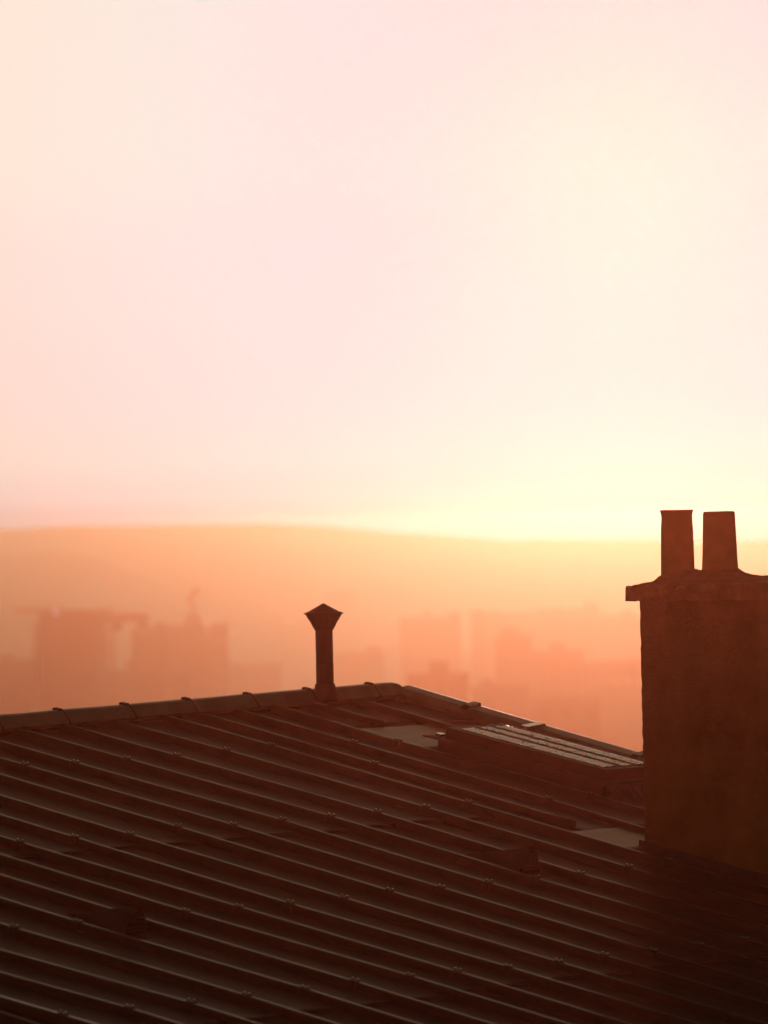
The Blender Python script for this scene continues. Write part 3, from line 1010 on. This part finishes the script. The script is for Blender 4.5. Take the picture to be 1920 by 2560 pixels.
# sloping glass rooflights and canopies that throw the low sun back
SHINY = mat("sloping_glazing", (.8, .5, .28), rough=.30, metal=.9, spec=.8, scale=1, var=.1, bump=0)
SHINY2 = mat("sloping_glazing_clean", (.9, .75, .55), rough=.15, metal=.95, spec=.8, scale=1, var=.1, bump=0)
for key, px, py, wd in (((1212, 1546), 1235, 1547, 1.3), ((1262, 1538), 1272, 1534, .22), ((1262, 1538), 1395, 1546, 1.0), ((1420, 1530), 1426, 1549, 1.2), ((1420, 1530), 1478, 1546, 1.2),
                        ((1500, 1545), 1533, 1550, 1.8), ((1500, 1545), 1573, 1552, 1.3), ((1500, 1545), 1592, 1548, 1.0), ((1460, 1665), 1540, 1704, 1.3), ((1460, 1665), 1569, 1702, 1.3), ((1460, 1665), 1598, 1703, 1.0),
                        ((470, 1672), 590, 1674, .8), ((470, 1672), 613, 1674, .5), ((250, 1690), 300, 1700, .5), ((330, 1690), 420, 1737, .9), ((100, 1541), 140, 1530, .16)):
    if key not in BLK: continue
    pe, dist = BLK[key]
    c = at(px, py, dist - 1.2)
    nrm_ = (sun_dir + (CAM - c).normalized()).normalized()
    xax = Vector((0, 1, 0)).cross(nrm_).normalized(); yax = nrm_.cross(xax).normalized()
    c = c - pe.matrix_world.translation
    mb = MB()
    t_ = nrm_ * .06; xw = xax * wd * .5; yl = yax * 1.8
    mb.sweep([[c - xw - yl - t_, c + xw - yl - t_, c + xw - yl, c - xw - yl], [c - xw + yl - t_, c + xw + yl - t_, c + xw + yl, c - xw + yl]])
    mb.build("rooflight", SHINY if dist < 1300 else SHINY2, pe)

# ------------------------------------------------------------------ cranes
def lattice(mb, a, b, w, n):
    a = Vector(a); b = Vector(b); d = (b - a)
    dd = d.normalized(); up = Vector((0, 0, 1)) if abs(dd.z) < .9 else Vector((0, 1, 0))
    x = dd.cross(up).normalized() * w / 2; y = dd.cross(x).normalized() * w / 2
    cs = [x + y, x - y, -x - y, -x + y]
    for c in cs: mb.bar(a + c, b + c, w * .30)
    for i in range(n):
        p = a + d * i / n; q = a + d * (i + 1) / n
        for j in range(4):
            c0, c1 = cs[j], cs[(j + 1) % 4]
            mb.bar(p + c0, q + c1, w * .16); mb.bar(p + c0, p + c1, w * .16)


def crane_hammer(mx, ytop, dist, left_px, right_px, label, cw_px):
    c = at(mx, ytop, dist); gz = ground_z(c.x, c.y); h = c.z - gz; s = dist / F
    e = empty("tower_crane", Matrix.Translation(Vector((c.x, c.y, gz))))
    tag(e, label, "crane")
    mb = MB(); lattice(mb, (0, 0, 0), (0, 0, h + 1), 1.5, 18); mb.build("mast", STEEL, e)
    mb = MB(); lattice(mb, (left_px * s, 0, h), (right_px * s, 0, h), 1.4, 26); mb.build("jib", STEEL, e)
    mb = MB(); mb.box(cw_px * s - 1.0, cw_px * s + 1.0, -.7, .7, h - 1.7, h - .5); mb.build("counterweight", CONC2, e)
    mb = MB(); mb.sweep([[(-.8, -.8, h + 1), (.8, -.8, h + 1), (.8, .8, h + 1), (-.8, .8, h + 1)], [(-.15, -.15, h + 2.2), (.15, -.15, h + 2.2), (.15, .15, h + 2.2), (-.15, .15, h + 2.2)]])
    mb.bar((0, 0, h + 2.1), (left_px * s * .8, 0, h + .8), .18); mb.bar((0, 0, h + 2.1), (right_px * s * .8, 0, h + .8), .18)
    mb.build("tie_head", STEEL, e)
    mb = MB(); mb.box(.9, 2.6, -1, 1, h - 2.6, h - .8); mb.build("cab", CITYGLASS, e)


crane_hammer(272, 1546, 1120, -60, 100, "tower crane with a level jib between the dark office block and the stair tower", 82)
crane_hammer(130, 1526, 1400, -95, 30, "faint tower crane whose level jib pokes out over the slanted office block", 24)
# luffing crane with its jib folded up
c = at(483, 1506, 1250); s = 1250 / F
e = empty("luffing_crane", Matrix.Translation(Vector((c.x, c.y, 0))))
tag(e, "slim luffing crane with a short tilted jib above the stepped row of blocks", "crane")
mb = MB(); lattice(mb, (0, 0, 0), (0, 0, c.z), 1.1, 22); mb.build("mast", STEEL, e)
mb = MB(); lattice(mb, (-10 * s, 0, c.z + 1), (15 * s, 0, c.z + 34 * s), 1.0, 6); mb.build("jib", STEEL, e)
mb = MB(); mb.box(-14 * s, -4 * s, -.8, .8, c.z + 0, c.z + 9 * s); mb.build("counterweight", CONC2, e)

# ------------------------------------------------------------------ haze
HZ = bpy.data.materials.new("dusty_air"); HZ.use_nodes = True
t = HZ.node_tree
for n_ in list(t.nodes):
    if n_.type != 'OUTPUT_MATERIAL': t.nodes.remove(n_)
mo = [n_ for n_ in t.nodes if n_.type == 'OUTPUT_MATERIAL'][0]
pv = t.nodes.new('ShaderNodeVolumePrincipled')
pv.inputs['Color'].default_value = (1.0, 0.262, 0.128, 1)
pv.inputs['Absorption Color'].default_value = (1, 1, 1, 1)
pv.inputs['Density'].default_value = 0.0018
pv.inputs['Anisotropy'].default_value = 0.955
t.links.new(pv.outputs[0], mo.inputs['Volume'])
mb = MB(); mb.box(-XW, XW, Y0 - 20, Y1, -2.0, 86.8)
hz = mb.build("haze", HZ)
hz['kind'] = 'stuff'; hz['label'] = "warm dusty air over the town"

# ------------------------------------------------------------------ render settings
scene.render.engine = 'CYCLES'
cy = scene.cycles
cy.use_denoising = True
try:
    cy.denoiser = 'OPENIMAGEDENOISE'
except Exception:
    pass
cy.max_bounces = 6
cy.diffuse_bounces = 3
cy.glossy_bounces = 3
cy.volume_bounces = 1
cy.sample_clamp_indirect = 5.0
cy.caustics_reflective = False
cy.caustics_refractive = False
vs_ = scene.view_settings
vs_.view_transform = 'Standard'
vs_.look = 'None'
vs_.gamma = 1.0
vs_.exposure = EXPOSURE
vs_.use_curve_mapping = False
